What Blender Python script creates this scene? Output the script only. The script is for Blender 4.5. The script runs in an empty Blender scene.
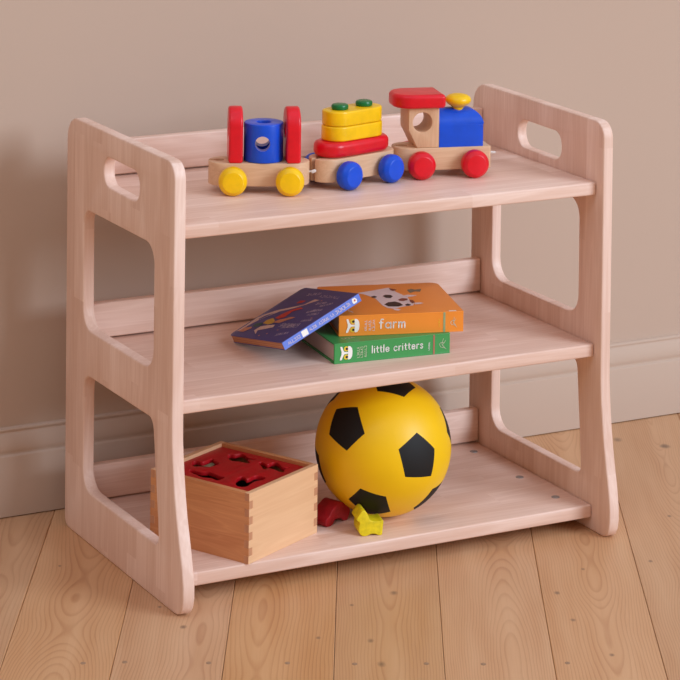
import bpy, bmesh, math, random
from math import sin, cos, pi, radians, sqrt
from mathutils import Matrix, Vector
random.seed(7)
SC = bpy.context.scene
COL = SC.collection

# ------------------------------------------------------------------ measures (metres)
W, D, H, T = 0.7008, 0.3733, 0.5995, 0.0176
Z1, Z2, Z3, TS = 0.0382, 0.2736, 0.5102, 0.019
SF = 0.017          # shelf front set-back
YR = 0.3404         # back rail front face
YB = 0.4343         # skirting board face
TR = 0.0168
X1 = W - TR

# ------------------------------------------------------------------ materials
def rgb(r, g, b):
    def f(c):
        c /= 255.0
        return c / 12.92 if c <= .04045 else ((c + .055) / 1.055) ** 2.4
    return (f(r), f(g), f(b), 1)

def newmat(name, col=(.8, .8, .8, 1), rough=.5, coat=0.0, spec=.5):
    m = bpy.data.materials.new(name); m.use_nodes = True
    b = m.node_tree.nodes['Principled BSDF']
    b.inputs['Base Color'].default_value = col
    b.inputs['Roughness'].default_value = rough
    b.inputs['Coat Weight'].default_value = coat
    b.inputs['Coat Roughness'].default_value = .2
    b.inputs['Specular IOR Level'].default_value = spec
    return m, m.node_tree, b

class NB:
    """small node builder"""
    def __init__(s, nt): s.nt = nt
    def n(s, typ, **kw):
        nd = s.nt.nodes.new(typ)
        for k, v in kw.items(): setattr(nd, k, v)
        return nd
    def put(s, sock, v):
        if isinstance(v, bpy.types.NodeSocket): s.nt.links.new(v, sock)
        else: sock.default_value = v
    def math(s, op, a, b=0.0, c=0.0):
        nd = s.n('ShaderNodeMath', operation=op)
        s.put(nd.inputs[0], a); s.put(nd.inputs[1], b); s.put(nd.inputs[2], c)
        return nd.outputs[0]
    def noise(s, vec, scale=1.0, detail=4.0, rough=.5, dist=0.0):
        nd = s.n('ShaderNodeTexNoise')
        s.put(nd.inputs['Vector'], vec); nd.inputs['Scale'].default_value = scale
        nd.inputs['Detail'].default_value = detail; nd.inputs['Roughness'].default_value = rough
        nd.inputs['Distortion'].default_value = dist
        return nd.outputs['Fac']
    def comb(s, x, y, z):
        nd = s.n('ShaderNodeCombineXYZ')
        for i, q in enumerate((x, y, z)): s.put(nd.inputs[i], q)
        return nd.outputs[0]
    def sep(s, v):
        nd = s.n('ShaderNodeSeparateXYZ'); s.put(nd.inputs[0], v); return nd.outputs
    def mix(s, f, a, b, mode='MIX'):
        nd = s.n('ShaderNodeMix', data_type='RGBA', blend_type=mode)
        s.put(nd.inputs[0], f); s.put(nd.inputs[6], a); s.put(nd.inputs[7], b)
        return nd.outputs[2]
    def ramp(s, f, stops):
        nd = s.n('ShaderNodeValToRGB'); s.put(nd.inputs[0], f)
        e = nd.color_ramp.elements
        while len(e) < len(stops): e.new(.5)
        for el, (p, c) in zip(e, stops): el.position = p; el.color = c
        return nd.outputs[0]
    def mapr(s, f, a, b, c, d):
        nd = s.n('ShaderNodeMapRange'); s.put(nd.inputs[0], f)
        for i, q in enumerate((a, b, c, d)): nd.inputs[i + 1].default_value = q
        return nd.outputs[0]

def wood(name, light, dark, axis, strip=(None, .03), seg=.28, amount=.6, rough=.5, var=.05, fibre=.35, coat=0.0, scale=1.0):
    """plain hardwood: grain along axis, optional glued strips across strip[0]"""
    m, nt, b = newmat(name, light, rough, coat)
    k = NB(nt)
    co = k.n('ShaderNodeTexCoord').outputs['Object']
    rnd = k.n('ShaderNodeObjectInfo').outputs['Random']
    x = list(k.sep(co)); ai = 'xyz'.index(axis)
    off = k.math('MULTIPLY', rnd, 7.0)
    cell = None
    if strip[0]:
        si = 'xyz'.index(strip[0])
        c1 = k.math('FLOOR', k.math('DIVIDE', k.math('ADD', x[si], off), strip[1]))
        wn0 = k.n('ShaderNodeTexWhiteNoise', noise_dimensions='1D'); k.put(wn0.inputs['W'], c1)
        sh = k.math('MULTIPLY', wn0.outputs['Value'], 3.0)
        c2 = k.math('FLOOR', k.math('ADD', k.math('DIVIDE', x[ai], seg), sh))
        wn = k.n('ShaderNodeTexWhiteNoise', noise_dimensions='2D')
        k.put(wn.inputs['Vector'], k.comb(c1, c2, 0.0)); cell = wn.outputs['Value']
    g = [k.math('MULTIPLY', x[i], (1.6 if i == ai else 22.0) * scale) for i in range(3)]
    base = k.math('ADD', off, k.math('MULTIPLY', cell, 9.0)) if cell is not None else off
    g[ai] = k.math('ADD', g[ai], base)
    n1 = k.noise(k.comb(*g), 1.0, 3.0, .55, .6)
    f = [k.math('MULTIPLY', x[i], (14.0 if i == ai else 420.0) * scale) for i in range(3)]
    n2 = k.noise(k.comb(*f), 1.0, 2.0, .5)
    band = k.math('FRACT', k.math('MULTIPLY', n1, 9.0))
    band = k.math('MULTIPLY', band, k.math('SUBTRACT', 1.0, band))          # soft growth-ring bands
    v = k.math('ADD', k.math('MULTIPLY', k.mapr(n1, .3, .7, 0, 1), amount * .7), k.math('MULTIPLY', band, amount * 1.7))
    v = k.math('ADD', v, k.math('MULTIPLY', k.math('SUBTRACT', n2, .5), fibre))
    colr = k.ramp(v, [(0.0, light), (1.0, dark)])
    if cell is not None:
        hs = k.n('ShaderNodeHueSaturation'); k.put(hs.inputs['Color'], colr)
        k.put(hs.inputs['Value'], k.mapr(cell, 0, 1, 1 - var, 1 + var)); k.put(hs.inputs['Saturation'], k.mapr(cell, 0, 1, 1.08, .94))
        colr = hs.outputs[0]
    k.put(b.inputs['Base Color'], colr)
    bp = k.n('ShaderNodeBump'); bp.inputs['Strength'].default_value = .06; bp.inputs['Distance'].default_value = .0006
    k.put(bp.inputs['Height'], n2); k.put(b.inputs['Normal'], bp.outputs[0])
    return m

def paint(name, col, rough=.33, coat=.08, mott=.06, scale=60):
    """toy paint: slight mottling of the coat, faint unevenness"""
    m, nt, b = newmat(name, col, rough, coat, .4)
    k = NB(nt); co = k.n('ShaderNodeTexCoord').outputs['Object']
    n1 = k.noise(co, scale, 3.0)
    dk = tuple(c * (1 - 2.2 * mott) for c in col[:3]) + (1,)
    k.put(b.inputs['Base Color'], k.mix(k.mapr(n1, .35, .7, 0, 1), col, dk))
    bp = k.n('ShaderNodeBump'); bp.inputs['Strength'].default_value = .08; bp.inputs['Distance'].default_value = .0005
    k.put(bp.inputs['Height'], n1); k.put(b.inputs['Normal'], bp.outputs[0])
    return m

BL, BD = rgb(243, 213, 197), rgb(204, 156, 129)
M = {}
M['panel'] = wood('birch_panel', BL, BD, 'z', ('y', .033), .24, .42, .5, .055)
M['shelf'] = wood('birch_shelf', BL, BD, 'x', ('y', .055), .4, .5, .45, .05)
M['rail'] = wood('birch_rail', rgb(245, 216, 201), BD, 'x', (None, 0), 1, .5, .5)
M['beech'] = wood('beech', rgb(226, 187, 150), rgb(196, 146, 108), 'x', (None, 0), 1, .5, .5, scale=2.2)
M['beech_up'] = wood('beech_upright', rgb(222, 180, 142), rgb(192, 141, 102), 'z', (None, 0), 1, .5, .5, scale=2.2)
M['box_light'] = wood('box_birch', rgb(238, 194, 150), rgb(216, 162, 118), 'x', (None, 0), 1, .45, .42, scale=1.0)
M['box_dark'] = wood('box_alder', rgb(222, 160, 108), rgb(188, 118, 72), 'y', (None, 0), 1, .7, .42, scale=1.3)
M['end_grain'] = wood('end_grain', rgb(206, 150, 112), rgb(176, 120, 88), 'z', (None, 0), 1, .5, .6, scale=3)
M['red'] = paint('red_paint', rgb(226, 12, 34))
M['red_lid'] = paint('red_lid_paint', rgb(186, 14, 26), .45, .1)
M['red_matt'] = paint('red_matt_paint', rgb(176, 22, 34), .5, .05, .1, 140)
M['blue'] = paint('blue_paint', rgb(0, 78, 212))
M['yellow'] = paint('yellow_paint', rgb(252, 200, 0))
M['yellow_matt'] = paint('yellow_matt_paint', rgb(238, 214, 20), .55, .05, .1, 140)
M['green'] = paint('green_paint', rgb(0, 112, 54))
M['ball'] = paint('ball_yellow', rgb(250, 200, 8), .42, .0, .03, 14)
M['ball_black'] = paint('ball_black', rgb(16, 14, 14), .65, .0, .1, 30)
M['steel'] = newmat('dull_steel', rgb(168, 166, 166), .38)[0]; M['steel'].node_tree.nodes['Principled BSDF'].inputs['Metallic'].default_value = .7
M['cord'] = paint('white_cord', rgb(232, 226, 220), .8, 0, .1, 900)
M['orange_cover'] = paint('orange_cover', rgb(249, 150, 52), .42, .1, .02, 20)
M['green_cover'] = paint('green_cover', rgb(66, 156, 82), .42, .1, .02, 20)
M['navy_cover'] = paint('navy_cover', rgb(62, 60, 136), .36, .15, .04, 60)
M['periwinkle'] = paint('periwinkle_spine', rgb(104, 132, 226), .42, .1, .03, 90)
M['white_ink'] = paint('white_ink', rgb(250, 246, 240), .5, 0, .01)
M['pale_ink'] = paint('pale_ink', rgb(206, 206, 178), .5, 0, .02)
M['soft_ink'] = paint('soft_ink', rgb(188, 176, 200), .5, 0, .05)
M['black_ink'] = paint('brown_black_ink', rgb(58, 38, 34), .5, 0, .05)
M['brown_ink'] = paint('brown_ink', rgb(142, 70, 50), .5, 0, .05)
M['yellow_ink'] = paint('yellow_ink', rgb(244, 206, 60), .5, 0, .02)
M['cow_ink'] = paint('cow_ink', rgb(232, 214, 214), .5, 0, .03)
M['grey_ink'] = paint('grey_ink', rgb(128, 118, 96), .5, 0, .1, 400)
M['sage_ink'] = paint('sage_ink', rgb(150, 172, 128), .5, 0, .03)
M['clay_ink'] = paint('clay_ink', rgb(180, 112, 90), .5, 0, .03)
M['red_ink'] = paint('red_ink', rgb(206, 66, 52), .5, 0, .1, 300)
M['gold_ink'] = paint('gold_ink', rgb(206, 164, 60), .5, 0, .1, 300)
M['teal_ink'] = paint('teal_ink', rgb(58, 92, 92), .5, 0, .1, 300)
M['cream_ink'] = paint('cream_ink', rgb(224, 192, 180), .5, 0, .1, 300)
M['peach_ink'] = paint('peach_ink', rgb(208, 140, 108), .5, 0, .1, 300)

def page_mat(name, col, dark, n):
    m, nt, b = newmat(name, col, .7)
    k = NB(nt); x = k.sep(k.n('ShaderNodeTexCoord').outputs['Object'])
    w = k.math('FRACT', k.math('MULTIPLY', x[2], n))
    ns = k.noise(k.comb(k.math('MULTIPLY', x[0], 60), k.math('MULTIPLY', x[1], 60), k.math('MULTIPLY', x[2], 900)), 1.0, 3)
    f = k.math('MULTIPLY', k.math('GREATER_THAN', w, .82), .5)
    f = k.math('ADD', f, k.math('MULTIPLY', ns, .35))
    k.put(b.inputs['Base Color'], k.mix(f, col, dark))
    return m
M['pages'] = page_mat('board_pages', rgb(226, 200, 188), rgb(176, 140, 124), 420)
M['cork_pages'] = page_mat('brown_pages', rgb(198, 138, 100), rgb(128, 74, 52), 300)

# painted wall and skirting
def wall_mat():
    m, nt, b = newmat('taupe_paint', rgb(193, 168, 151), .75, 0, .3)
    k = NB(nt); co = k.n('ShaderNodeTexCoord').outputs['Object']
    n1 = k.noise(co, 3.0, 4); n2 = k.noise(co, 260.0, 3)
    k.put(b.inputs['Base Color'], k.mix(n1, rgb(195, 171, 153), rgb(191, 167, 149)))
    bp = k.n('ShaderNodeBump'); bp.inputs['Strength'].default_value = .05; bp.inputs['Distance'].default_value = .001
    k.put(bp.inputs['Height'], n2); k.put(b.inputs['Normal'], bp.outputs[0])
    return m
M['wall'] = wall_mat()

# floor boards: object x runs along the boards, y across; each board is an island
KNOTS = []
BW, BO = .1405, .2225       # board pitch, offset of one seam
FA = radians(61.5)          # direction of the boards in the room
def to_floor(x, y): return (x * cos(FA) + y * sin(FA), -x * sin(FA) + y * cos(FA))
def floor_mat():
    m, nt, b = newmat('oiled_pine', rgb(206, 160, 112), .42, .05)
    k = NB(nt)
    co = k.n('ShaderNodeTexCoord').outputs['Object']
    x = k.sep(co)
    isl = k.n('ShaderNodeNewGeometry').outputs['Random Per Island']
    r2 = k.n('ShaderNodeTexWhiteNoise', noise_dimensions='1D'); k.put(r2.inputs['W'], k.math('MULTIPLY', isl, 91.7))
    rc = k.sep(r2.outputs['Color'])
    # across-board coordinate measured from the board's own centre
    yb = k.math('SUBTRACT', k.math('FRACT', k.math('DIVIDE', k.math('ADD', x[1], BO), BW)), .5)
    yb = k.math('MULTIPLY', yb, BW)
    along = k.math('ADD', x[0], k.math('MULTIPLY', rc[0], 17.0))
    wob = k.noise(k.comb(k.math('MULTIPLY', along, 1.5), k.math('MULTIPLY', yb, 1.2), k.math('MULTIPLY', rc[1], 9.0)), 1.0, 2.0, .5, .2)
    wob2 = k.noise(k.comb(k.math('MULTIPLY', along, 8.0), k.math('MULTIPLY', yb, 34.0), k.math('MULTIPLY', rc[1], 9.0)), 1.0, 2.0, .5)
    pith = k.math('MULTIPLY', k.math('SUBTRACT', rc[2], .5), .07)
    yy = k.math('ADD', k.math('SUBTRACT', yb, pith), k.math('MULTIPLY', k.math('SUBTRACT', wob2, .5), .007))
    dep = k.math('ADD', k.math('MULTIPLY', k.math('SUBTRACT', wob, .5), .16), .026)
    rad = k.math('SQRT', k.math('ADD', k.math('MULTIPLY', yy, yy), k.math('MULTIPLY', dep, dep)))
    rings = k.math('FRACT', k.math('MULTIPLY', rad, k.mapr(rc[0], 0, 1, 210, 330)))
    late = k.ramp(rings, [(0, (0, 0, 0, 1)), (.55, (.12, .12, .12, 1)), (.86, (1, 1, 1, 1)), (1, (0, 0, 0, 1))])
    n3 = k.noise(k.comb(k.math('MULTIPLY', along, 9.0), k.math('MULTIPLY', yb, 500.0), 0.0), 1.0, 2.0)
    n4 = k.noise(k.comb(k.math('MULTIPLY', along, 2.5), k.math('MULTIPLY', yb, 26.0), rc[1]), 1.0, 3.0)
    light, mid, darkc = rgb(211, 165, 121), rgb(199, 148, 102), rgb(166, 107, 66)
    colr = k.mix(k.mapr(n4, .3, .7, 0, 1), light, mid)
    amt = k.math('MULTIPLY', k.math('MULTIPLY', late, k.mapr(n4, .3, .75, .22, .66)), 1.0)
    colr = k.mix(amt, colr, darkc)
    colr = k.mix(k.math('MULTIPLY', k.math('SUBTRACT', n3, .4), .25), colr, darkc)
    hs = k.n('ShaderNodeHueSaturation'); k.put(hs.inputs['Color'], colr)
    k.put(hs.inputs['Value'], k.mapr(rc[1], 0, 1, .94, 1.05)); k.put(hs.inputs['Saturation'], k.mapr(rc[2], 0, 1, .93, 1.05))
    colr = hs.outputs[0]
    # knots
    warp = k.noise(k.comb(k.math('MULTIPLY', x[0], 45.0), k.math('MULTIPLY', x[1], 45.0), 0.0), 1.0, 2.0)
    acc = None
    for (kx, ky, kr) in KNOTS:
        dx = k.math('DIVIDE', k.math('SUBTRACT', x[0], kx), kr * 1.5)
        dy = k.math('DIVIDE', k.math('SUBTRACT', x[1], ky), kr)
        d = k.math('SQRT', k.math('ADD', k.math('MULTIPLY', dx, dx), k.math('MULTIPLY', dy, dy)))
        d = k.math('ADD', d, k.math('MULTIPLY', k.math('SUBTRACT', warp, .5), 1.1))
        acc = d if acc is None else k.math('MINIMUM', acc, d)
    kn = k.ramp(acc, [(0, (.85, .85, .85, 1)), (.35, (.62, .62, .62, 1)), (.8, (.16, .16, .16, 1)), (1, (0, 0, 0, 1))])
    colr = k.mix(kn, colr, rgb(112, 86, 68))
    k.put(b.inputs['Base Color'], colr)
    bp = k.n('ShaderNodeBump'); bp.inputs['Strength'].default_value = .12; bp.inputs['Distance'].default_value = .0006
    k.put(bp.inputs['Height'], k.math('ADD', late, n3)); k.put(b.inputs['Normal'], bp.outputs[0])
    return m
for (kx, ky, kr) in [(-.007, .017, .0035), (-.008, -.061, .005), (.302, -.075, .007), (.229, -.089, .0035), (.135, -.172, .004),
                     (.192, -.211, .006), (.168, -.284, .007), (.586, -.11, .004), (.504, -.172, .005), (.47, -.265, .005),
                     (.45, -.388, .004), (.69, -.125, .004), (.823, .02, .004), (.957, .359, .009), (1.009, .3, .009), (-.07, .218, .003)]:
    KNOTS.append((*to_floor(kx, ky), kr))
M['floor'] = floor_mat()
M['subfloor'] = newmat('dark_subfloor', rgb(48, 36, 28), .9)[0]
M['hole_shade'] = paint('hole_shade_tone', rgb(44, 30, 26), .9, 0, .1, 300)  # dark tone standing in for the shade inside the sorter box
M['filler'] = paint('nail_filler', rgb(170, 136, 106), .6, 0, .15, 400)

# ------------------------------------------------------------------ geometry helpers
def fillet(pts, n=7):
    """closed polygon [(x, y, r)] -> points with rounded corners"""
    out = []; N = len(pts)
    for i in range(N):
        p = Vector(pts[i][:2]); r = pts[i][2] if len(pts[i]) > 2 else 0
        if r <= 1e-6: out.append((p.x, p.y)); continue
        a = (Vector(pts[i - 1][:2]) - p); c = (Vector(pts[(i + 1) % N][:2]) - p)
        la, lc = a.length, c.length; a /= la; c /= lc
        ang = a.angle(c)
        if ang > pi - .02: out.append((p.x, p.y)); continue
        t = min(r / math.tan(ang / 2), la * .5, lc * .5); rr = t * math.tan(ang / 2)
        ctr = p + (a + c).normalized() * (rr / sin(ang / 2))
        v0 = p + a * t - ctr; v1 = p + c * t - ctr
        a0 = math.atan2(v0.y, v0.x); da = math.atan2(v1.y, v1.x) - a0
        da = (da + pi) % (2 * pi) - pi
        for k in range(n + 1):
            q = a0 + da * k / n; out.append((ctr.x + rr * cos(q), ctr.y + rr * sin(q)))
    return out

def circle(cx, cy, r, n=40, ry=None):
    return [(cx + r * cos(2 * pi * i / n), cy + (ry or r) * sin(2 * pi * i / n)) for i in range(n)]

def mesh_of(ob):
    dg = bpy.context.evaluated_depsgraph_get(); dg.update()
    me = bpy.data.meshes.new_from_object(ob.evaluated_get(dg))
    bm = bmesh.new(); bm.from_mesh(me)
    bpy.data.meshes.remove(me)
    return bm

AX = {'z': Matrix.Identity(4),
      'x': Matrix(((0, 0, 1, 0), (1, 0, 0, 0), (0, 1, 0, 0), (0, 0, 0, 1))),       # outline (y, z), depth along x
      'y': Matrix(((1, 0, 0, 0), (0, 0, -1, 0), (0, 1, 0, 0), (0, 0, 0, 1)))}       # outline (x, z), depth along -y

def slab(outline, lo, hi, axis='z', r=.001, holes=(), res=2):
    """solid of an outline between lo and hi along an axis, with rounded rims"""
    cu = bpy.data.curves.new('c', 'CURVE'); cu.dimensions = '2D'; cu.fill_mode = 'BOTH'
    d = hi - lo; r = min(r, d * .49)
    for pts in (outline, *holes):
        sp = cu.splines.new('POLY'); sp.points.add(len(pts) - 1)
        for q, (a, b2) in zip(sp.points, pts): q.co = (a, b2, 0, 1)
        sp.use_cyclic_u = True
    cu.extrude = d / 2 - r; cu.bevel_depth = r; cu.bevel_resolution = res; cu.offset = -r
    ob = bpy.data.objects.new('c', cu); COL.objects.link(ob)
    bm = mesh_of(ob)
    bpy.data.objects.remove(ob); bpy.data.curves.remove(cu)
    bmesh.ops.remove_doubles(bm, verts=bm.verts, dist=2e-6)
    mid = (lo + hi) / 2
    bmesh.ops.translate(bm, verts=bm.verts, vec=(0, 0, mid if axis != 'y' else -mid))
    bmesh.ops.transform(bm, matrix=AX[axis], verts=bm.verts)
    bmesh.ops.recalc_face_normals(bm, faces=bm.faces)
    return bm

def box(x0, x1, y0, y1, z0, z1, r=0.0, seg=2):
    bm = bmesh.new(); bmesh.ops.create_cube(bm, size=1)
    for q in bm.verts:
        q.co = ((x0 + x1) / 2 + q.co.x * (x1 - x0), (y0 + y1) / 2 + q.co.y * (y1 - y0), (z0 + z1) / 2 + q.co.z * (z1 - z0))
    if r > 0: bmesh.ops.bevel(bm, geom=list(bm.edges), offset=r, segments=seg, affect='EDGES', profile=.5)
    return bm

def lathe(prof, n=40, mat=None):
    """profile [(r, h)] turned about z"""
    bm = bmesh.new(); rings = []
    for (r, h) in prof:
        if r < 1e-6: rings.append([bm.verts.new((0, 0, h))])
        else: rings.append([bm.verts.new((r * cos(2 * pi * i / n), r * sin(2 * pi * i / n), h)) for i in range(n)])
    for a, b in zip(rings, rings[1:]):
        for i in range(n):
            j = (i + 1) % n
            if len(a) == 1 and len(b) == 1: continue
            if len(a) == 1: bm.faces.new((a[0], b[i], b[j]))
            elif len(b) == 1: bm.faces.new((a[i], a[j], b[0]))
            else: bm.faces.new((a[i], a[j], b[j], b[i]))
    bmesh.ops.recalc_face_normals(bm, faces=bm.faces)
    if mat is not None: bmesh.ops.transform(bm, matrix=mat, verts=bm.verts)
    return bm

def tube(pts, r, n=8):
    bm = bmesh.new(); prev = None
    P = [Vector(p) for p in pts]
    for i, p in enumerate(P):
        t = (P[min(i + 1, len(P) - 1)] - P[max(i - 1, 0)]).normalized()
        u = t.cross(Vector((0, 0, 1)));  u = u.normalized() if u.length > .01 else Vector((1, 0, 0))
        w = t.cross(u)
        ring = [bm.verts.new(p + r * (cos(2 * pi * k / n) * u + sin(2 * pi * k / n) * w)) for k in range(n)]
        if prev:
            for k in range(n): bm.faces.new((prev[k], prev[(k + 1) % n], ring[(k + 1) % n], ring[k]))
        else: bm.faces.new(ring)
        prev = ring
    bm.faces.new(prev); bmesh.ops.recalc_face_normals(bm, faces=bm.faces)
    return bm

def moved(bm, mat):
    bmesh.ops.transform(bm, matrix=mat, verts=bm.verts); return bm

def boolean(bm, cutters):
    """subtract cutter meshes from a mesh"""
    def tmp(b):
        me = bpy.data.meshes.new('t'); b.to_mesh(me); b.free()
        o = bpy.data.objects.new('t', me); COL.objects.link(o); return o
    base = tmp(bm); cs = [tmp(c) for c in cutters]
    for c in cs:
        md = base.modifiers.new('b', 'BOOLEAN'); md.object = c; md.operation = 'DIFFERENCE'; md.solver = 'EXACT'
    out = mesh_of(base)
    for o in [base] + cs:
        me = o.data; bpy.data.objects.remove(o); bpy.data.meshes.remove(me)
    return out

def obj(name, pieces, parent=None, label=None, angle=35):
    """link ONE mesh object; pieces = [(bmesh in the parent's frame, material)]"""
    me = bpy.data.meshes.new(name); bm = bmesh.new(); tmp = bpy.data.meshes.new('tmp')
    for i, (b, m) in enumerate(pieces):
        mats = m if isinstance(m, (list, tuple)) else [m]
        base = len(me.materials)
        for q in mats: me.materials.append(q)
        for f in b.faces: f.material_index = base + (f.material_index if len(mats) > 1 else 0)
        b.to_mesh(tmp); b.free(); bm.from_mesh(tmp)
    bm.to_mesh(me); bm.free(); bpy.data.meshes.remove(tmp)
    me.shade_smooth(); me.set_sharp_from_angle(angle=radians(angle))
    o = bpy.data.objects.new(name, me); COL.objects.link(o)
    if parent: o.parent = parent
    if label: o['label'] = label
    return o

def thing(name, label, cat, loc=(0, 0, 0), rot=0.0, group=None):
    o = bpy.data.objects.new(name, None); COL.objects.link(o)
    o.empty_display_size = .03; o.location = loc; o.rotation_euler = (0, 0, rot)
    o['label'] = label; o['category'] = cat
    if group: o['group'] = group
    return o

def structure(o):
    o['kind'] = 'structure'; return o

# ------------------------------------------------------------------ the room
bm = bmesh.new()
def plank(v0, v1, u0, u1):
    g = .00032
    b = box(u0, u1, v0 + g, v1 - g, -.02, 0, .0007, 1)
    return b
planks = []
for kk in range(-22, 14):
    v0 = -BO + kk * BW
    # boards meet end to end far outside the picture
    planks.append((plank(v0, v0 + BW, -2.6, 3.4), M['floor']))
planks.append((box(-2.6, 3.4, -BO - 22 * BW, -BO + 14 * BW, -.03, -.0205), M['subfloor']))
for (nx, ny) in [(-.029, -.185), (.061, -.229), (.137, -.269), (.22, -.308), (.285, -.341), (.384, -.385), (-.173, -.116), (-.124, -.136)]:
    u, v2 = to_floor(nx, ny)
    planks.append((slab(circle(u, v2, .0042, 14, .0035), -.002, .00015, 'z', .0001), M['filler']))
fl = structure(obj('floor', planks)); fl.rotation_euler = (0, 0, FA)

YW = YB + .019
structure(obj('wall_back', [(box(-2.2, 3.0, YW, YW + .08, -.03, 2.5), M['wall'])]))
sk = [(0, .0), (0, .0875), (.0035, .090), (.0035, .0905)]
prof = [(YB, .0015), (YB, .0890), (YB + .0006, .0904), (YB + .0046, .0910), (YB + .0052, .0918), (YB + .0040, .0953)]
for i in range(9):
    a = i / 8
    prof.append((YB + .0034 + .0070 * a ** 2.0, .098 + .0220 * a - .0 * a))
prof += [(YB + .0120, .1214), (YB + .0122, .1229), (YB + .0110, .1246), (YB + .0118, .1270), (YB + .0145, .1281), (YW + .004, .1283), (YW + .004, .0015)]
structure(obj('baseboard_back', [(slab(prof, -2.2, 3.0, 'x', .0002, res=0), M['wall'])], angle=50))

# ------------------------------------------------------------------ the shelf unit
sh = thing('toy_shelf', 'low pale birch toy shelf with three boards and handle cut-outs, standing on the floor', 'shelf', (W / 2, D / 2, 0))
toS = Matrix.Translation((-W / 2, -D / 2, 0))
def spart(name, pieces, label=None): return obj(name, [(moved(b, toS), m) for b, m in pieces], sh, label)
SPLAY = [(.245, 0), (.225, -.0004), (.203, -.0025), (.178, -.0058), (.152, -.0098), (.127, -.0150), (.104, -.0212), (.081, -.0275), (.059, -.0328),
         (.042, -.0355), (.027, -.0356), (.0135, -.0325), (.0048, -.0262), (.0008, -.0175), (0, -.010)]
def outer_of(k): return fillet([(D, 0, .014), (D, H, .034), (0, H, .024)] + [(y * k, z, 0) for z, y in SPLAY])
op1 = fillet([(.0635, .305, .030), (.3095, .304, .030), (.3095, .4752, .022), (.0635, .4757, .028)])
def op2_of(k): return fillet([(.0385 + k, .0735, .012), (.306, .0730, .030), (.304, .2385, .022), (.0625 + k * .2, .2397, .027), (.0580 + k * .35, .2125, 0), (.0535 + k * .5, .180, 0), (.0480 + k * .65, .145, 0), (.0425 + k * .85, .110, 0)])
op3 = fillet([(.1145, .5215, .0205), (.2385, .5235, .0205), (.2385, .5655, .0205), (.1145, .5645, .0205)], 9)
for x0, th, sk_, ok in ((0, T, 1.17, 0), (X1, TR, .82, .011)):
    b = slab(outer_of(sk_), x0, x0 + th, 'x', .0024, (op1, op2_of(ok), op3), 3)
    if x0 == 0:
        for q in b.verts: q.co.x -= .0042 * max(0, q.co.z / H) * (.4 + .6 * q.co.y / D)      # the left side stands a touch out of square
    spart('side_panel', [(b, M['panel'])])
for z in (Z1, Z2, Z3):
    spart('shelf_board', [(box(T + .0004, X1 - .0011, SF, YR + .015, z - TS, z, .0026, 3), M['shelf'])])
for z in (Z1, Z2, Z3):
    spart('back_rail', [(box(T + .0002, X1 - .0008, YR, YR + .016, z + .0022, z + .0528, .0022, 3), M['rail'])])
for y in (.3036, .1681, .068):
    spart('fixing_bolt', [(moved(lathe([(0, .0005), (.0020, .0005), (.0024, .0002), (.0058, .0006), (.0062, .0), (.0062, -.002), (0, -.002)], 24), Matrix.Translation((.653, y, Z1))), M['steel'])], 'dull grey metal fixing bolt')

# ------------------------------------------------------------------ the train
AM = .0405                 # half the wheelbase
CW = .041                  # lateral centre of a car, wheel faces at 0 and .082
def stad(cx, hl, r, n=14, sq=None):
    """stadium outline in (u, w); sq = corner radius of a squared right end"""
    out = []
    if sq is None:
        out += [(cx + hl - r + r * cos(a), CW + r * sin(a)) for a in [-pi / 2 + pi * i / n for i in range(n + 1)]]
    else:
        out += fillet([(cx + hl, CW - r, sq), (cx + hl, CW + r, sq), (cx + hl - .02, CW + r, 0), (cx + hl - .02, CW - r, 0)])[:-2]
    out += [(cx - hl + r + r * cos(a), CW + r * sin(a)) for a in [pi / 2 + pi * i / n for i in range(n + 1)]]
    return out

def wheel_bm(u, w0, sgn):
    pr = [(0, .0226), (.0138, .0226), (.0146, .0224), (.0152, .0219), (.0186, .0183), (.0196, .0170), (.0202, .0152), (.0205, .0130), (.0205, .0085),
          (.0202, .0058), (.0194, .0038), (.0160, .0004), (.0150, .0), (0, .0)]
    rot = Matrix.Rotation(radians(90 if sgn < 0 else -90), 4, 'X')
    return lathe(pr, 44, Matrix.Translation((u, w0, .0205)) @ rot)

def notch(cx, hl):
    """vertical slot with a round eye in the left end of a chassis, for the coupling cord"""
    x = cx - hl
    return [slab(fillet([(x - .01, CW - .0036, 0), (x + .012, CW - .0036, 0), (x + .012, CW + .0036, 0), (x - .01, CW + .0036, 0)]), .0, .06, 'z', .0001, res=0),
            slab(circle(x + .016, CW, .0075, 24), .036, .06, 'z', .0001, res=0)]

def car(name, label, a, b, wheel_col, squared=False, mid=AM - .0035, hl=.0725):
    ang = math.atan2(b[1] - a[1], b[0] - a[0])
    t = thing(name, label, 'toy train', (a[0], a[1], Z3), ang, 'wooden train on the top board')
    base = slab(stad(mid, hl, .0262, 14, .004 if squared else None), .0105, .0432, 'z', .0014)
    base = boolean(base, notch(mid, hl))
    obj('chassis', [(base, M['beech'])], t, 'plain beech chassis')
    for u in (0, 2 * AM):
        for w0, s in ((.0134, -1), (.0686, 1)):
            m0 = wheel_bm(u, w0, 1 if s > 0 else -1)
            obj('wheel', [(m0, M[wheel_col])], t, 'round %s wheel' % wheel_col)
    return t

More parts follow.
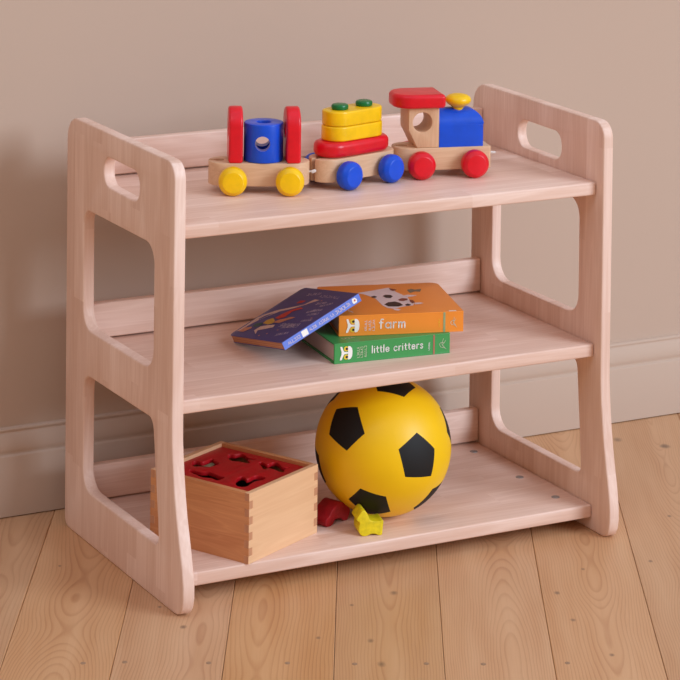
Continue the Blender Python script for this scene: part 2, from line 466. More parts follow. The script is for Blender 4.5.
# wagon with the blue cylinder between two red uprights
c1 = car('toy_train_wagon', 'wooden train wagon with yellow wheels, two red uprights and a blue cylinder, leftmost', (.1582, .1516), (.2312, .1167), 'yellow')
for u0, turn in ((-.0076, 3), (.0738, 6)):
    prof = fillet([(CW - .0262, .0434, .002), (CW + .0262, .0434, .002), (CW + .0262, .092, 0)] +
                  [(CW + .0262 * cos(a), .0940 + .0262 * sin(a)) for a in [pi * i / 20 for i in range(21)]] + [(CW - .0262, .092, 0)])
    obj('upright_slab', [(moved(slab(prof, u0, u0 + .0202, 'x', .0034, (circle(CW, .0870, .0105, 28),), 3), Matrix.Translation((u0 + .0101, CW, 0)) @ Matrix.Rotation(radians(turn), 4, 'Z') @ Matrix.Translation((-u0 - .0101, -CW, 0))), M['red'])], c1, 'red round-topped upright with a hole')
cyl = slab(circle(.0434, CW, .0284, 56), .0434, .0980, 'z', .0016, (circle(.0434, CW, .0104, 28),))
cyl = boolean(cyl, [lathe([(0, -.1), (.0108, -.1), (.0108, .1), (0, .1)], 32, Matrix.Translation((.0416, CW, .0712)) @ Matrix.Rotation(pi / 2, 4, 'X'))])
obj('cylinder_block', [(cyl, M['blue'])], c1, 'blue cylinder drilled through')
obj('coupling_cord', [(tube([(.104, CW, .026), (.1125, CW - .001, .0275), (.119, CW - .001, .027)], .0013), M['cord']),
                      (lathe([(0, -.004), (.0022, -.003), (.0026, 0), (.0022, .003), (0, .004)], 12, Matrix.Translation((.1155, CW - .001, .0275)) @ Matrix.Rotation(pi / 2.6, 4, 'Y')), M['cord'])], c1, 'white knotted coupling cord')

# wagon with stacked oval blocks on green pegs
c2 = car('toy_train_wagon', 'wooden train wagon with blue wheels, stacked red and yellow blocks on green pegs', (.3291, .1167), (.4077, .1359), 'blue', False, AM - .0030, .0740)
obj('oval_block', [(slab(stad(.0366, .0640, .0270), .0436, .0658, 'z', .0080, res=5), M['red'])], c2, 'red oval block with rounded rim')
for z0, hl in ((.0660, .0515), (.0875, .0505)):
    obj('stacking_block', [(slab(stad(.0374, hl, .0228), z0, z0 + .0212, 'z', .0024, res=3), M['yellow'])], c2, 'yellow oval block')
for u in (.0370 - .0235, .0370 + .0235):
    obj('peg', [(lathe([(0, .0), (.0112, .0), (.0122, .0010), (.0125, .0030), (.0124, .0052), (.0116, .0068), (.0100, .0076), (0, .0078)], 32, Matrix.Translation((u, CW, .1088))), M['green'])], c2, 'green round peg top')

# engine
c3 = car('toy_train_engine', 'wooden train engine with red roof, blue boiler, yellow funnel and red wheels', (.4568, .1346), (.5349, .1146), 'red', True)
cab = [(-.0035, .0434), (.0298, .0434), (.0298, .1030), (-.0168, .1030), (-.0168, .0700)]
cab += [(-.0160, .0678), (-.0146, .0650), (-.0122, .0606), (-.0098, .0560), (-.0075, .0510), (-.0055, .0470)]
cabm = slab(cab, CW - .0245, CW + .0245, 'y', .0012, (circle(.0042, .0808, .0145, 36),))
obj('cab', [(cabm, M['beech_up'])], c3, 'plain beech cab with a round window hole')
roof = fillet([(-.0385, CW - .034, .027), (.0375, CW - .034, .005), (.0375, CW + .034, .005), (-.0385, CW + .034, .027)], 10)
obj('roof', [(slab(roof, .1020, .1224, 'z', .0056, res=4), M['red'])], c3, 'red roof slab rounded at the back')
bo = box(.0300, .0982, CW - .0245, CW + .0245, .0434, .0978)
es = [e for e in bo.edges if all(q.co.z > .09 for q in e.verts) and not all(q.co.x < .04 for q in e.verts)]
bmesh.ops.bevel(bo, geom=es, offset=.0236, segments=12, affect='EDGES', profile=.5)
es = [e for e in bo.edges if abs(e.verts[0].co.x - .0982) < 1e-5 and abs(e.verts[1].co.x - .0982) < 1e-5 and abs(e.verts[0].co.y - e.verts[1].co.y) < 1e-5]
bmesh.ops.bevel(bo, geom=es, offset=.004, segments=3, affect='EDGES', profile=.5)
obj('boiler', [(bo, M['blue'])], c3, 'blue boiler with rounded top', 40)
obj('funnel', [(lathe([(0, .0), (.0070, .0), (.0080, .0040), (.0118, .0068), (.0172, .0102), (.0193, .0136), (.0192, .0164), (.0176, .0194), (.0140, .0218), (.0085, .0234), (.0040, .0239), (0, .0240)], 40,
                       Matrix.Translation((.0635, CW - .005, .0942))), M['yellow'])], c3, 'yellow mushroom-shaped funnel')
obj('coupling_cord', [(tube([(.106, CW, .028), (.116, CW, .0285), (.1235, CW, .0280)], .0018), M['cord'])], c3, 'white cord end')

# ------------------------------------------------------------------ stroke lettering
GL = {'f': [[(.62, 1.5), (.48, 1.56), (.3, 1.5), (.24, 1.3), (.24, 0)], [(0, .95), (.55, .95)]],
      'a': [[(.46 + .44 * cos(a), .48 + .46 * sin(a)) for a in [2 * pi * i / 14 for i in range(15)]], [(.9, .95), (.9, 0)]],
      'r': [[(.08, .95), (.08, 0)], [(.08, .55), (.2, .85), (.42, .96), (.56, .92)]],
      'm': [[(.06, .95), (.06, 0)], [(.06, .6), (.18, .88), (.36, .95), (.52, .86), (.56, .6), (.56, 0)], [(.56, .6), (.68, .88), (.86, .95), (1.02, .86), (1.06, .6), (1.06, 0)]],
      'l': [[(.08, 1.56), (.08, 0)]],
      'i': [[(.08, .95), (.08, 0)], [(.08, 1.36), (.08, 1.37)]],
      't': [[(.26, 1.35), (.26, .2), (.36, .03), (.52, .03)], [(0, .95), (.52, .95)]],
      'e': [[(.02, .5), (.86, .5), (.8, .78), (.6, .94), (.4, .95), (.14, .8), (.03, .48), (.14, .15), (.4, .0), (.65, .03), (.84, .18)]],
      'c': [[(.82, .78), (.6, .94), (.38, .95), (.13, .78), (.03, .48), (.13, .16), (.38, .0), (.62, .03), (.82, .18)]],
      's': [[(.6, .82), (.44, .95), (.22, .94), (.08, .8), (.12, .62), (.34, .5), (.55, .4), (.63, .2), (.5, .03), (.26, 0), (.05, .14)]]}
GW = {'f': .62, 'a': .92, 'r': .56, 'm': 1.12, 'l': .16, 'i': .16, 't': .52, 'e': .88, 'c': .84, 's': .66, ' ': .42}
def ribbon(pts, wd, h=.0003):
    """flat ink stroke with round ends, in the xy plane, from z = 0 to h"""
    out = bmesh.new()
    P = [Vector(p) for p in pts]
    def add(poly):
        vs = [out.verts.new((q[0], q[1], h)) for q in poly]
        try: out.faces.new(vs)
        except ValueError: pass
    for p, q in zip(P, P[1:]):
        d = (q - p)
        if d.length < 1e-7: continue
        n = Vector((-d.y, d.x)).normalized() * wd / 2
        add([p - n, q - n, q + n, p + n])
    for p in P: add(circle(p.x, p.y, wd / 2, 10))
    return out
def write(text, x, y, size, wd, gap=.3, fx=1.0):
    out = bmesh.new(); tmp = bpy.data.meshes.new('t')
    for ch in text:
        for st in GL.get(ch, []):
            b = ribbon([(x + a * size * fx, y + c * size) for a, c in st], wd); b.to_mesh(tmp); b.free(); out.from_mesh(tmp)
        x += (GW[ch] + gap) * size * fx
    bpy.data.meshes.remove(tmp); return out
def patch(pts, h=.0002):
    bm = bmesh.new(); lo = [bm.verts.new((a, b, 0)) for a, b in pts]; f = bm.faces.new(lo)
    f.normal_update()
    if f.normal.z < 0: f.normal_flip()
    bmesh.ops.triangulate(bm, faces=[f])
    for q in bm.verts: q.co.z = h
    return bm
def joined(bms):
    out = bmesh.new(); tmp = bpy.data.meshes.new('t')
    for b in bms: b.to_mesh(tmp); b.free(); out.from_mesh(tmp)
    bpy.data.meshes.remove(tmp); return out
def scribble(x0, y0, x1, y1, h, wd, n, seed):
    """a run of small illegible letter marks from one point to the other"""
    rr = random.Random(seed); d = Vector((x1 - x0, y1 - y0)); L = d.length; d /= L; p = Vector((-d.y, d.x)); out = []
    for i in range(n):
        c = Vector((x0, y0)) + d * (L * (i + .5) / n); s = L / n * .33; a, b = rr.uniform(.3, .5), rr.uniform(.3, .5)
        k = rr.choice((0, 1, 2))
        if k == 0: pts = [c - d * s + p * h * a, c - d * s - p * h * b, c + d * s - p * h * b]
        elif k == 1: pts = [c - d * s - p * h * a, c + p * h * b, c + d * s - p * h * a]
        else: pts = [c - d * s + p * h * a, c + d * s + p * h * a, c + d * s - p * h * b, c - d * s - p * h * b]
        out.append(ribbon([tuple(q) for q in pts], wd))
    return joined(out)

# ------------------------------------------------------------------ books
def onspine(bm): return moved(bm, Matrix.Rotation(pi / 2, 4, 'X'))      # xy drawing -> x along the spine, z up, ink facing -y
def owl(cx, cz, s):
    """owl emblem turned on its side, drawn on the spine; s = height"""
    P = lambda pts: [(cx + a * s, cz + b * s) for a, b in pts]
    body = patch(P([(.12, -.46), (.22, -.48), (.34, -.42), (.43, -.28), (.46, -.08), (.46, .10), (.43, .28), (.34, .42), (.22, .48), (.12, .47)]), .0005)
    brow = patch(P([(-.47, .47), (-.33, .46), (-.25, .24), (-.14, .075), (.12, .06), (.12, -.06), (-.14, -.075), (-.25, -.24), (-.35, -.48), (-.50, -.50), (-.47, -.34), (-.38, -.12), (-.37, .10), (-.44, .30)]), .0004)
    eyes = joined([patch(circle(cx - .01 * s, cz + q * s, .18 * s, 22), .0003) for q in (.29, -.29)])
    pup = joined([patch(circle(cx + .03 * s, cz + q * s, .095 * s, 16), .0006) for q in (.29, -.29)])
    return [(onspine(body), M['white_ink']), (onspine(brow), M['white_ink']), (onspine(eyes), M['yellow_ink']), (onspine(pup), M['black_ink'])]

def board_book(name, label, loc, ang, L, Dp, Hh, cover, extra, group):
    t = thing(name, label, 'book', loc, ang, group)
    c = .0022
    outl = fillet([(0, 0, .0012), (L, 0, .0012), (L, Dp, .013), (0, Dp, .005)])
    pc = [(slab(outl, 0, c, 'z', .0005), cover), (slab(outl, Hh - c, Hh, 'z', .0005), cover), (box(.0002, L - .0002, .0002, .0030, .0004, Hh - .0004, .0006, 1), cover)]
    ink = extra(L, Dp, Hh)
    obj('cover', pc + ink, t)
    obj('page_block', [(slab(fillet([(.0030, .0030, .001), (L - .0030, .0030, .001), (L - .003, Dp - .003, .011), (.003, Dp - .003, .004)]), c + .0001, Hh - c - .0001, 'z', .0004), M['pages'])], t, 'pale page edges')
    return t
G2 = .0289
def green_ink(L, Dp, Hh):
    r = owl(.0185, .0148, .0200)
    for k, x in enumerate((.0365, .0422, .0478)):
        r.append((onspine(scribble(x, .0060, x, .0215 if k < 2 else .0225, .0040, .0006, 6, 40 + k)), M['pale_ink']))
    r.append((onspine(write('little critters', .0578, .0112, .0064, .00150, .40, .94)), M['white_ink']))
    r.append((onspine(patch([(.1530, .0006), (.1556, .0006), (.1556, Hh - .0006), (.1530, Hh - .0006)])), M['clay_ink']))
    r.append((onspine(scribble(.1462, .0070, .1472, .0190, .0022, .0004, 7, 51)), M['white_ink']))
    r.append((onspine(joined([ribbon([(.1690, .022), (.1665, .014), (.172, .008), (.1650, .010), (.1625, .014), (.1650, .0165), (.1705, .0155)], .0006),
                              ribbon([(.1725, .0190), (.1675, .0125), (.1735, .0065)], .0006)])), M['pale_ink']))
    r.append((moved(scribble(.020, .020, .040, .024, .006, .0009, 5, 77), Matrix.Translation((0, 0, Hh))), M['pale_ink']))
    return r
board_book('board_book', 'green board book with white lettering little critters, bottom of the pile', (.2884, .0835, Z2), radians(-6.05), .1799, .166, G2, M['green_cover'], green_ink, 'board books on the middle board')
def orange_ink(L, Dp, Hh):
    r = owl(.0208, .0150, .0204)
    for k, x in enumerate((.0395, .0455, .0512)):
        r.append((onspine(scribble(x, .0065, x, .0225, .0040, .0006, 6, 60 + k)), M['cow_ink']))
    r.append((onspine(write('farm', .0598, .0096, .0084, .00185, .34, 1.06)), M['white_ink']))
    r.append((onspine(patch([(.1540, .0006), (.1570, .0006), (.1570, Hh - .0006), (.1540, Hh - .0006)])), M['sage_ink']))
    r.append((onspine(scribble(.1475, .0075, .1480, .0200, .0022, .0004, 7, 71)), M['yellow_ink']))
    r.append((onspine(joined([ribbon([(.1700, .0215), (.1690, .0145), (.1725, .0095), (.1660, .0110), (.1645, .0140), (.1675, .017), (.1710, .016)], .0006),
                              ribbon([(.1725, .0190), (.1685, .0130), (.1740, .0068)], .0006)])), M['pale_ink']))
    up = lambda b, k=0: moved(b, Matrix.Translation((0, 0, Hh + .00012 * k)))
    def pt(pts, m, k=0): r.append((up(patch(pts), k), M[m]))
    pt([(0.052, 0.1211), (0.0779, 0.1319), (0.1046, 0.1449), (0.1095, 0.1368), (0.1104, 0.1198), (0.1154, 0.1045), (0.1206, 0.0857), (0.1202, 0.0679), (0.1234, 0.0532), (0.1184, 0.0399), (0.1056, 0.0369), (0.0984, 0.0337), (0.0881, 0.0255), (0.0784, 0.0318), (0.0743, 0.0464), (0.0726, 0.0856), (0.0619, 0.1102)], 'cow_ink')
    pt([(0.1175, 0.097), (0.1241, 0.1011), (0.1377, 0.0961), (0.129, 0.0895), (0.1209, 0.0871)], 'cow_ink', 0)
    pt([(0.1237, 0.0546), (0.1323, 0.0554), (0.137, 0.0498), (0.1281, 0.0455), (0.1224, 0.0449)], 'cow_ink', 1)
    pt([(0.085, 0.0239), (0.0917, 0.025), (0.0958, 0.0202), (0.0912, 0.0146), (0.0863, 0.0174)], 'cow_ink', 1)
    for q, m in (([(0.0857, 0.0981), (0.0918, 0.1044), (0.0988, 0.1019), (0.1003, 0.0937), (0.0949, 0.0845), (0.0888, 0.0868)], 'black_ink'),
                 ([(0.078, 0.0508), (0.0862, 0.0623), (0.097, 0.0649), (0.1026, 0.0563), (0.1043, 0.0434), (0.0963, 0.0368), (0.0819, 0.039)], 'black_ink'),
                 ([(0.0681, 0.0971), (0.0741, 0.1012), (0.0769, 0.0943), (0.0724, 0.0892), (0.0687, 0.0912)], 'black_ink'),
                 ([(0.1041, 0.0753), (0.1113, 0.0821), (0.119, 0.0788), (0.1171, 0.0705), (0.1093, 0.0652), (0.1043, 0.0681)], 'brown_ink'),
                 ([(0.1075, 0.045), (0.1126, 0.0513), (0.1164, 0.0451), (0.1125, 0.0386), (0.108, 0.0393)], 'black_ink'),
                 ([(0.1046, 0.1405), (0.1117, 0.1343), (0.1143, 0.1287), (0.1075, 0.1239), (0.1046, 0.128)], 'brown_ink'),
                 ([(0.1204, 0.0728), (0.1248, 0.0672), (0.1251, 0.0565), (0.1199, 0.0502), (0.1186, 0.061)], 'brown_ink')):
        pt(q, m, 2)
    pt([(0.1294, 0.128), (0.1371, 0.1327), (0.1417, 0.1276), (0.1519, 0.1305), (0.1462, 0.1145), (0.1394, 0.1177), (0.1299, 0.1096)], 'grey_ink')
    pt([(.163, .0012), (.174, .0012), (.174, .0055), (.163, .0055)], 'white_ink')
    pt([(0.0183, 0.0269), (0.0195, 0.0280), (0.0250, 0.0160), (0.0238, 0.0147)], 'cow_ink')
    return r
board_book('board_book', 'orange board book titled farm with a spotted cow, lying on the green book', (.3118, .1151, Z2 + G2), radians(-16.33), .1842, .166, .0296, M['orange_cover'], orange_ink, 'board books on the middle board')

# the navy book leans on the pile, one corner on the board
eu, ev, en = Vector((.92318, .11491, .36678)), Vector((-.05619, .98436, -.16697)), Vector((-.38023, .13353, .9152))
BH, BWd, BT = .1410, .1557, .0118
nb = thing('picture_book', 'navy picture book with a periwinkle spine, leaning on the orange and green books', 'book', (.21539, .0937, .29969), 0, 'board books on the middle board')
rm = Matrix((eu, ev, en)).transposed()
nb.rotation_euler = rm.to_euler()
cv = .0011
outl = fillet([(0, 0, .0006), (BH, 0, .0006), (BH, BWd, .008), (0, BWd, .008)])
up = lambda b, k=0: moved(b, Matrix.Translation((0, 0, BT + .0001 * k)))
pcs = [(slab(outl, 0, cv, 'z', .0003), M['navy_cover']), (slab(outl, BT - cv, BT, 'z', .0003), M['navy_cover']), (box(.0001, BH - .0001, -.0004, .0008, .0002, BT - .0002, .0003, 1), M['periwinkle'])]
for pts, m, k in (([(0.0104, 0.1633 - .012), (0.0287, 0.150), (0.0495, 0.153), (0.0597, 0.148), (0.0744, 0.1335), (0.0975, 0.0882), (0.1136, 0.0815), (0.1132, 0.067), (0.0961, 0.0859), (0.0835, 0.1015), (0.0733, 0.1209), (0.0551, 0.1334), (0.0443, 0.1400), (0.0311, 0.1441), (0.016, 0.1444)], 'cream_ink', 0),
                  ([(.0480, .1440), (.0590, .1400), (.0700, .1270), (.0560, .1345), (.0460, .1400)], 'navy_cover', 1),
                  ([(0.0555, 0.1067), (0.0662, 0.1054), (0.0807, 0.098), (0.0878, 0.0879), (0.0894, 0.0825), (0.0868, 0.075), (0.077, 0.0893), (0.0607, 0.0869), (0.054, 0.0952)], 'red_ink', 2),
                  ([(0.0392, 0.1171), (0.0479, 0.1189), (0.0549, 0.1117), (0.0493, 0.0969), (0.0425, 0.0921), (0.0376, 0.0995)], 'gold_ink', 2),
                  ([(0.0296, 0.1325), (0.0371, 0.1323), (0.0404, 0.1191), (0.0339, 0.1118), (0.0266, 0.1215)], 'teal_ink', 2),
                  ([(0.0191, 0.1109), (0.0311, 0.1103), (0.0359, 0.0967), (0.0395, 0.0813), (0.0327, 0.0765), (0.0267, 0.0881), (0.0203, 0.1021), (0.0111, 0.0935)], 'cream_ink', 2),
                  ([(0.0115, 0.1448), (0.0219, 0.1448), (0.027, 0.1298), (0.0231, 0.1251), (0.0118, 0.1314)], 'peach_ink', 3),
                  ([(0.0437, 0.094), (0.0516, 0.0913), (0.0576, 0.0797), (0.0632, 0.0706), (0.0633, 0.0588), (0.0545, 0.0689), (0.0445, 0.0772)], 'peach_ink', 3),
                  ([(.098, .112), (.106, .112), (.108, .098), (.101, .100)], 'red_ink', 0)):
    pcs.append((up(patch(pts), k), M[m]))
for i, (a, b) in enumerate([((0.0384, 0.0675), (0.0461, 0.0321)), ((0.0354, 0.0568), (0.0431, 0.0216)), ((0.0153, 0.0429), (0.0256, 0.0208)), ((0.1225, 0.1179), (0.1295, 0.0884)),
                           ((0.1231, 0.0821), (0.1245, 0.0259)), ((0.1026, 0.0612), (0.1088, 0.0396)), ((0.0978, 0.0435), (0.109, 0.023)), ((0.0791, 0.0527), (0.0864, 0.0364)),
                           ((0.0853, 0.045), (0.0897, 0.0243)), ((0.0736, 0.0409), (0.0798, 0.0195)), ((0.0573, 0.0329), (0.0636, 0.0117)), ((0.0422, 0.0683), (0.0468, 0.0338)), ((0.0384, 0.0449), (0.0498, 0.0246))]):
    pcs.append((up(scribble(*a, *b, .0062, .0010, 8, 90 + i)), M['soft_ink']))
for (a, b) in ((.028, .056), (.016, .068), (.009, .080), (.112, .060), (.067, .020)):
    pcs.append((up(patch(circle(a, b, .0016, 10))), M['peach_ink']))
sp = lambda b: moved(onspine(b), Matrix.Translation((0, -.0004, 0)))
pcs.append((sp(scribble(.008, .0058, .030, .0058, .0052, .0007, 6, 31)), M['cow_ink']))
pcs.append((sp(patch([(.0335, .0016), (.0440, .0016), (.0440, .0102), (.0335, .0102)])), M['white_ink']))
pcs.append((sp(scribble(.047, .0058, .060, .0058, .0046, .0006, 5, 32)), M['cow_ink']))
pcs.append((sp(scribble(.064, .0058, .083, .0058, .0046, .0006, 6, 33)), M['cow_ink']))
pcs.append((sp(scribble(.086, .0058, .092, .0058, .0040, .0006, 2, 34)), M['cow_ink']))
pcs.append((sp(scribble(.095, .0058, .122, .0058, .0052, .0007, 8, 35)), M['cow_ink']))
pcs.append((sp(patch([(.1275, .0022), (.1335, .0022), (.1350, .0058), (.1325, .0096), (.1275, .0100), (.1262, .0060)])), M['white_ink']))
pcs.append((moved(sp(patch(circle(.1308, .0062, .0014, 10))), Matrix.Translation((0, -.0002, 0))), M['red_ink']))
obj('cover', pcs, nb)
obj('page_block', [(slab(fillet([(.0002, .0010, .0003), (BH - .0002, .0010, .0003), (BH - .0002, BWd - .0006, .008), (.0002, BWd - .0006, .008)]), cv + .00005, BT - cv - .00005, 'z', .0003), M['cork_pages'])], nb, 'brown page edges')

# ------------------------------------------------------------------ shape sorter box
BA = radians(26.9)
bx = thing('shape_sorter_box', 'square wooden shape sorter box with a red lid, on the bottom board', 'toy box', (.1229, .0127, Z1), BA)
LU, LV, HB, TW = .1605, .1735, .0965, .0082
NBD = 9
def fingers(L, even_full):
    hb = HB / NBD; right = []; left = []
    for k in range(NBD):
        full = (k % 2 == 0) == even_full
        a = 0.0 if full else TW
        z0, z1 = k * hb, (k + 1) * hb
        right += [(L - a, z0 + (.0001 if k else 0)), (L - a, z1 - (.0001 if k < NBD - 1 else 0))]
        left += [(a, z0 + (.0001 if k else 0)), (a, z1 - (.0001 if k < NBD - 1 else 0))]
    return right + left[::-1]
def mark_ends(bm, L, ax):
    for f in bm.faces:
        c = f.calc_center_median()[ax]
        if abs(f.normal[ax]) > .8 and (c < .002 or c > L - .002): f.material_index = 1
    return bm
for v0 in (0, LV - TW):
    b = mark_ends(slab(fingers(LU, True), v0, v0 + TW, 'y', .0003, res=0), LU, 0)
    obj('box_side', [(b, [M['box_light'], M['end_grain']])], bx)
for u0 in (0, LU - TW):
    b = mark_ends(slab(fingers(LV, False), u0, u0 + TW, 'x', .0003, res=0), LV, 1)
    obj('box_side', [(b, [M['box_dark'], M['end_grain']])], bx)
obj('hole_shade_sheet', [(box(TW + .0002, LU - TW - .0002, TW + .0002, LV - TW - .0002, HB - .0320, HB - .0270), M['hole_shade'])], bx)  # added dark sheet below the lid, so the holes look shaded
HOLES = [
 [(0.1248, 0.1351), (0.1317, 0.134), (0.133, 0.1271), (0.1428, 0.125), (0.1441, 0.1181), (0.1361, 0.1088), (0.1368, 0.1015), (0.1392, 0.0906), (0.1322, 0.0932), (0.1274, 0.1007), (0.1227, 0.0939), (0.1173, 0.0867), (0.1138, 0.0951), (0.1142, 0.1048), (0.1101, 0.1127), (0.1117, 0.1209)],
 [(0.071, 0.1568), (0.0799, 0.1543), (0.0783, 0.1435), (0.0891, 0.1424), (0.1018, 0.1428), (0.0953, 0.1345), (0.0936, 0.1237), (0.087, 0.1195), (0.0786, 0.1215), (0.0679, 0.1226), (0.0648, 0.1329), (0.0568, 0.1408), (0.061, 0.148)],
 [(0.0405, 0.139), (0.0451, 0.1331), (0.044, 0.1244), (0.0462, 0.1167), (0.0527, 0.1108), (0.05, 0.0993), (0.0467, 0.0873), (0.0489, 0.0782), (0.0362, 0.0761), (0.0287, 0.0796), (0.0329, 0.0891), (0.0301, 0.0963), (0.0267, 0.1045), (0.0308, 0.114), (0.0323, 0.1246)],
 [(0.1253, 0.0802), (0.1336, 0.0786), (0.1283, 0.07), (0.1283, 0.0637), (0.1389, 0.0653), (0.1435, 0.0594), (0.137, 0.0499), (0.1304, 0.0419), (0.1376, 0.0287), (0.1264, 0.0343), (0.114, 0.0252), (0.1125, 0.0334), (0.1173, 0.0461), (0.1158, 0.0544), (0.107, 0.0556), (0.1175, 0.0674)],
 [(0.0415, 0.057), (0.0557, 0.0632), (0.0655, 0.063), (0.0643, 0.0559), (0.0572, 0.0489), (0.0677, 0.0477), (0.0773, 0.0502), (0.0825, 0.0434), (0.0805, 0.0311), (0.0697, 0.0291), (0.0612, 0.0351), (0.0472, 0.0337), (0.0341, 0.0299), (0.0279, 0.0343), (0.0269, 0.0428)]]
def smooth(pts, it=2):
    for _ in range(it):
        pts = [q for i in range(len(pts)) for q in ((pts[i][0] * .75 + pts[(i + 1) % len(pts)][0] * .25, pts[i][1] * .75 + pts[(i + 1) % len(pts)][1] * .25),
                                                    (pts[i][0] * .25 + pts[(i + 1) % len(pts)][0] * .75, pts[i][1] * .25 + pts[(i + 1) % len(pts)][1] * .75))]
    return pts
lid = slab(fillet([(TW + .0004, TW + .0004, .001), (LU - TW - .0004, TW + .0004, .001), (LU - TW - .0004, LV - TW - .0004, .001), (TW + .0004, LV - TW - .0004, .001)]),
           HB - .0105, HB - .0045, 'z', .0008, [smooth(h) for h in HOLES])
obj('lid', [(lid, M['red_lid'])], bx, 'red lid with five animal-shaped holes')

# ------------------------------------------------------------------ sorter pieces
def piece(name, label, a, b, pts, m, depth, soft=1):
    ang = math.atan2(b[1] - a[1], b[0] - a[0])
    o = obj(name, [(slab(smooth(pts, soft), 0, depth, 'y', .0010, res=2), m)])
    o.location = (a[0], a[1], Z1); o.rotation_euler = (0, 0, ang)
    o['label'] = label; o['category'] = 'toy block'; o['group'] = 'shape sorter pieces'
    return o
piece('duck_block', 'yellow duck-shaped wooden block in front of the ball', (.3165, .0423), (.3435, .0353),
      [(-.0100, .0245), (-.0058, .0305), (-.0020, .0362), (.0023, .0362), (.0050, .0335), (.0082, .0275), (.0095, .0222), (.0145, .0205), (.0189, .0198), (.0240, .0200), (.0280, .0212), (.0300, .0200), (.0287, .0093), (.0282, .0020), (.0270, .0), (.0230, .0), (.0172, .0028), (.0110, .0028), (.0070, .0004), (.0, .0), (-.0035, .0022), (-.0062, .0070), (-.0062, .0140), (-.0042, .0195), (-.0075, .0215)], M['yellow_matt'], .031)
piece('animal_block', 'red animal-shaped wooden block between the box and the ball', (.2912, .0976), (.3298, .1130),
      [(-.0061, .0106), (-.0020, .0130), (.0025, .0150), (.0060, .0195), (.0090, .0228), (.0153, .0258), (.0210, .0288), (.0268, .0296), (.0330, .0270), (.0385, .0240), (.0440, .0185), (.0470, .0139), (.0460, .0077), (.0430, .0020), (.0400, .0), (.0345, .0), (.0300, .0035), (.0240, .0066), (.0180, .0074), (.0130, .0066), (.0095, .0020), (.0070, .0), (.0010, .0), (-.0045, .0008), (-.0066, .0050)], M['red_matt'], .030)

# ------------------------------------------------------------------ the ball
BR = .0984
ICO = [(-.8095, -.402, .4278), (.0318, -.9828, .182), (-.5707, -.581, -.5804), (.8848, -.3753, .2762), (-.09, .2749, -.9573), (-.4765, .5644, .6741),
       (-.8848, .3753, -.2762), (.09, -.2749, .9573), (.4765, -.5644, -.6741), (.8095, .402, -.4278), (-.0318, .9828, -.182), (.5707, .581, .5804)]
ICO = [Vector(q).normalized() for q in ICO]
bm = bmesh.new(); bmesh.ops.create_icosphere(bm, subdivisions=5, radius=1)
PR = radians(19.6)
pent = []
SEEN = {0: [(-.7794, .0154, .6264), (-.6077, -.3209, .7264), (-.6497, -.6245, .4335), (-.8607, -.4788, .173), (-.9462, -.0886, .3112)],
        1: [(.0503, -.8998, .4333), (.333, -.9274, .1705), (.2765, -.9372, -.2128), (-.173, -.9727, -.1549), (-.266, -.9333, .2414)],
        2: [(-.7433, -.3299, -.5819), (-.706, -.6163, -.3489), (-.3856, -.8015, -.457), (-.2081, -.6229, -.7541), (-.4148, -.3653, -.8334)]}
for ii, c in enumerate(ICO):            # the print is a little irregular, as on any cheap foam ball
    if ii in SEEN:
        vs = [Vector(q).normalized() for q in SEEN[ii]]; c = sum(vs, Vector()).normalized()
    else:
        nbr = [q for q in ICO if .3 < q.dot(c) < .6]
        vs = [c * cos(PR) + (q - c * q.dot(c)).normalized() * sin(PR) for q in nbr]
        if ii == 7:
            c2_ = Vector((.045, -.215, .976)).normalized(); ro = c.rotation_difference(c2_); vs = [ro @ q for q in vs]; c = c2_
    e1 = (vs[0] - c * vs[0].dot(c)).normalized(); e2 = c.cross(e1)
    vs.sort(key=lambda q: math.atan2(q.dot(e2), q.dot(e1)))
    planes = [vs[i].cross(vs[(i + 1) % 5]).normalized() for i in range(5)]
    pent.append((c, planes))
    for pl in planes:
        near = [f for f in bm.faces if f.calc_center_median().normalized().dot(c) > cos(radians(29))]
        geom = set(near)
        for f in near: geom.update(f.edges); geom.update(f.verts)
        bmesh.ops.bisect_plane(bm, geom=list(geom), plane_co=(0, 0, 0), plane_no=pl, dist=1e-5)
for q in bm.verts: q.co = q.co.normalized()
for f in bm.faces:
    x = f.calc_center_median()
    for c, planes in pent:
        if x.dot(c) > .85 and all(x.dot(pl) > 0 for pl in planes): f.material_index = 1
for q in bm.verts: q.co *= BR
ball = obj('foam_football', [(bm, [M['ball'], M['ball_black']])], None, None, 80)
ball.location = (.38756, .11557, Z1 + BR)
ball['label'] = 'yellow foam football with black pentagons, on the bottom board'; ball['category'] = 'ball'

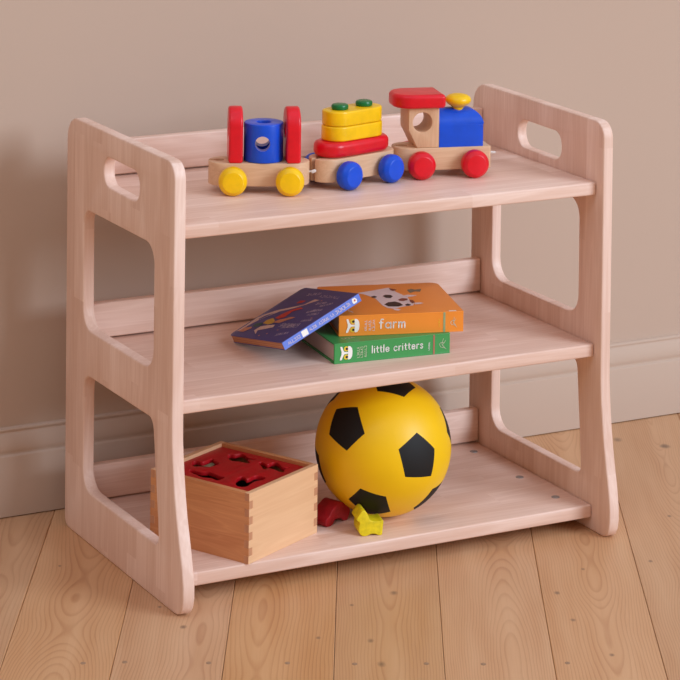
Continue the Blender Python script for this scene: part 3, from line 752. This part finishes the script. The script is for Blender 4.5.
# ------------------------------------------------------------------ light
def area(name, loc, target, sx, sy, power, col):
    l = bpy.data.lights.new(name, 'AREA'); l.shape = 'RECTANGLE'; l.size = sx; l.size_y = sy; l.energy = power; l.color = col
    o = bpy.data.objects.new(name, l); COL.objects.link(o); o.location = loc
    o.rotation_euler = (Vector(target) - Vector(loc)).to_track_quat('-Z', 'Y').to_euler()
    return o
az, el, dist = radians(31), radians(23), 9.0
tgt = Vector((.35, .2, .35))
area('window_light', tgt + dist * Vector((sin(az) * cos(el), -cos(az) * cos(el), sin(el))), tgt, 3.6, 4.0, 475, (.86, 1.02, 1.21))
az2, el2 = radians(-48), radians(48)
area('side_fill_light', tgt + 7.0 * Vector((sin(az2) * cos(el2), -cos(az2) * cos(el2), sin(el2))), tgt, 2.6, 2.6, 26, (.92, 1.0, 1.12))  # weak cool fill added from the upper left, no actual window
# daylight in the room: warm bounce from the furnishings all round, cooler from above
wd = bpy.data.worlds.new('room_light'); SC.world = wd; wd.use_nodes = True
wk = NB(wd.node_tree); wv = wk.sep(wk.n('ShaderNodeTexCoord').outputs['Generated'])
up_ = wk.mapr(wv[2], .15, .95, 0, 1)
wk.put(wd.node_tree.nodes['Background'].inputs[0], wk.mix(up_, (.44, .31, .195, 1), (.76, .80, .94, 1)))
wd.node_tree.nodes['Background'].inputs[1].default_value = 1.0

# ------------------------------------------------------------------ camera
cam = bpy.data.cameras.new('camera'); co = bpy.data.objects.new('camera', cam); COL.objects.link(co)
yaw, pitch, roll = 0.48681, -0.00395, -0.01418
F = Vector((sin(yaw) * cos(pitch), cos(yaw) * cos(pitch), sin(pitch)))
Rr = Vector((cos(yaw), -sin(yaw), 0)); Dd = F.cross(Rr)
r2 = Rr * cos(roll) + Dd * sin(roll); d2 = -Rr * sin(roll) + Dd * cos(roll)
mw = Matrix((r2, -d2, -F)).transposed().to_4x4(); mw.translation = (-1.51084, -3.30137, 1.35928)
co.matrix_world = mw
cam.sensor_width = 36; cam.sensor_fit = 'HORIZONTAL'; cam.lens = 2710.19 * 36 / 680
cam.shift_x = 0; cam.shift_y = (-391.534 - 340) / 680
cam.clip_start = .05; cam.clip_end = 50
SC.camera = co
SC.view_settings.view_transform = 'Standard'; SC.view_settings.look = 'None'
SC.view_settings.gamma = 1; SC.view_settings.use_curve_mapping = False; SC.view_settings.exposure = 0.06
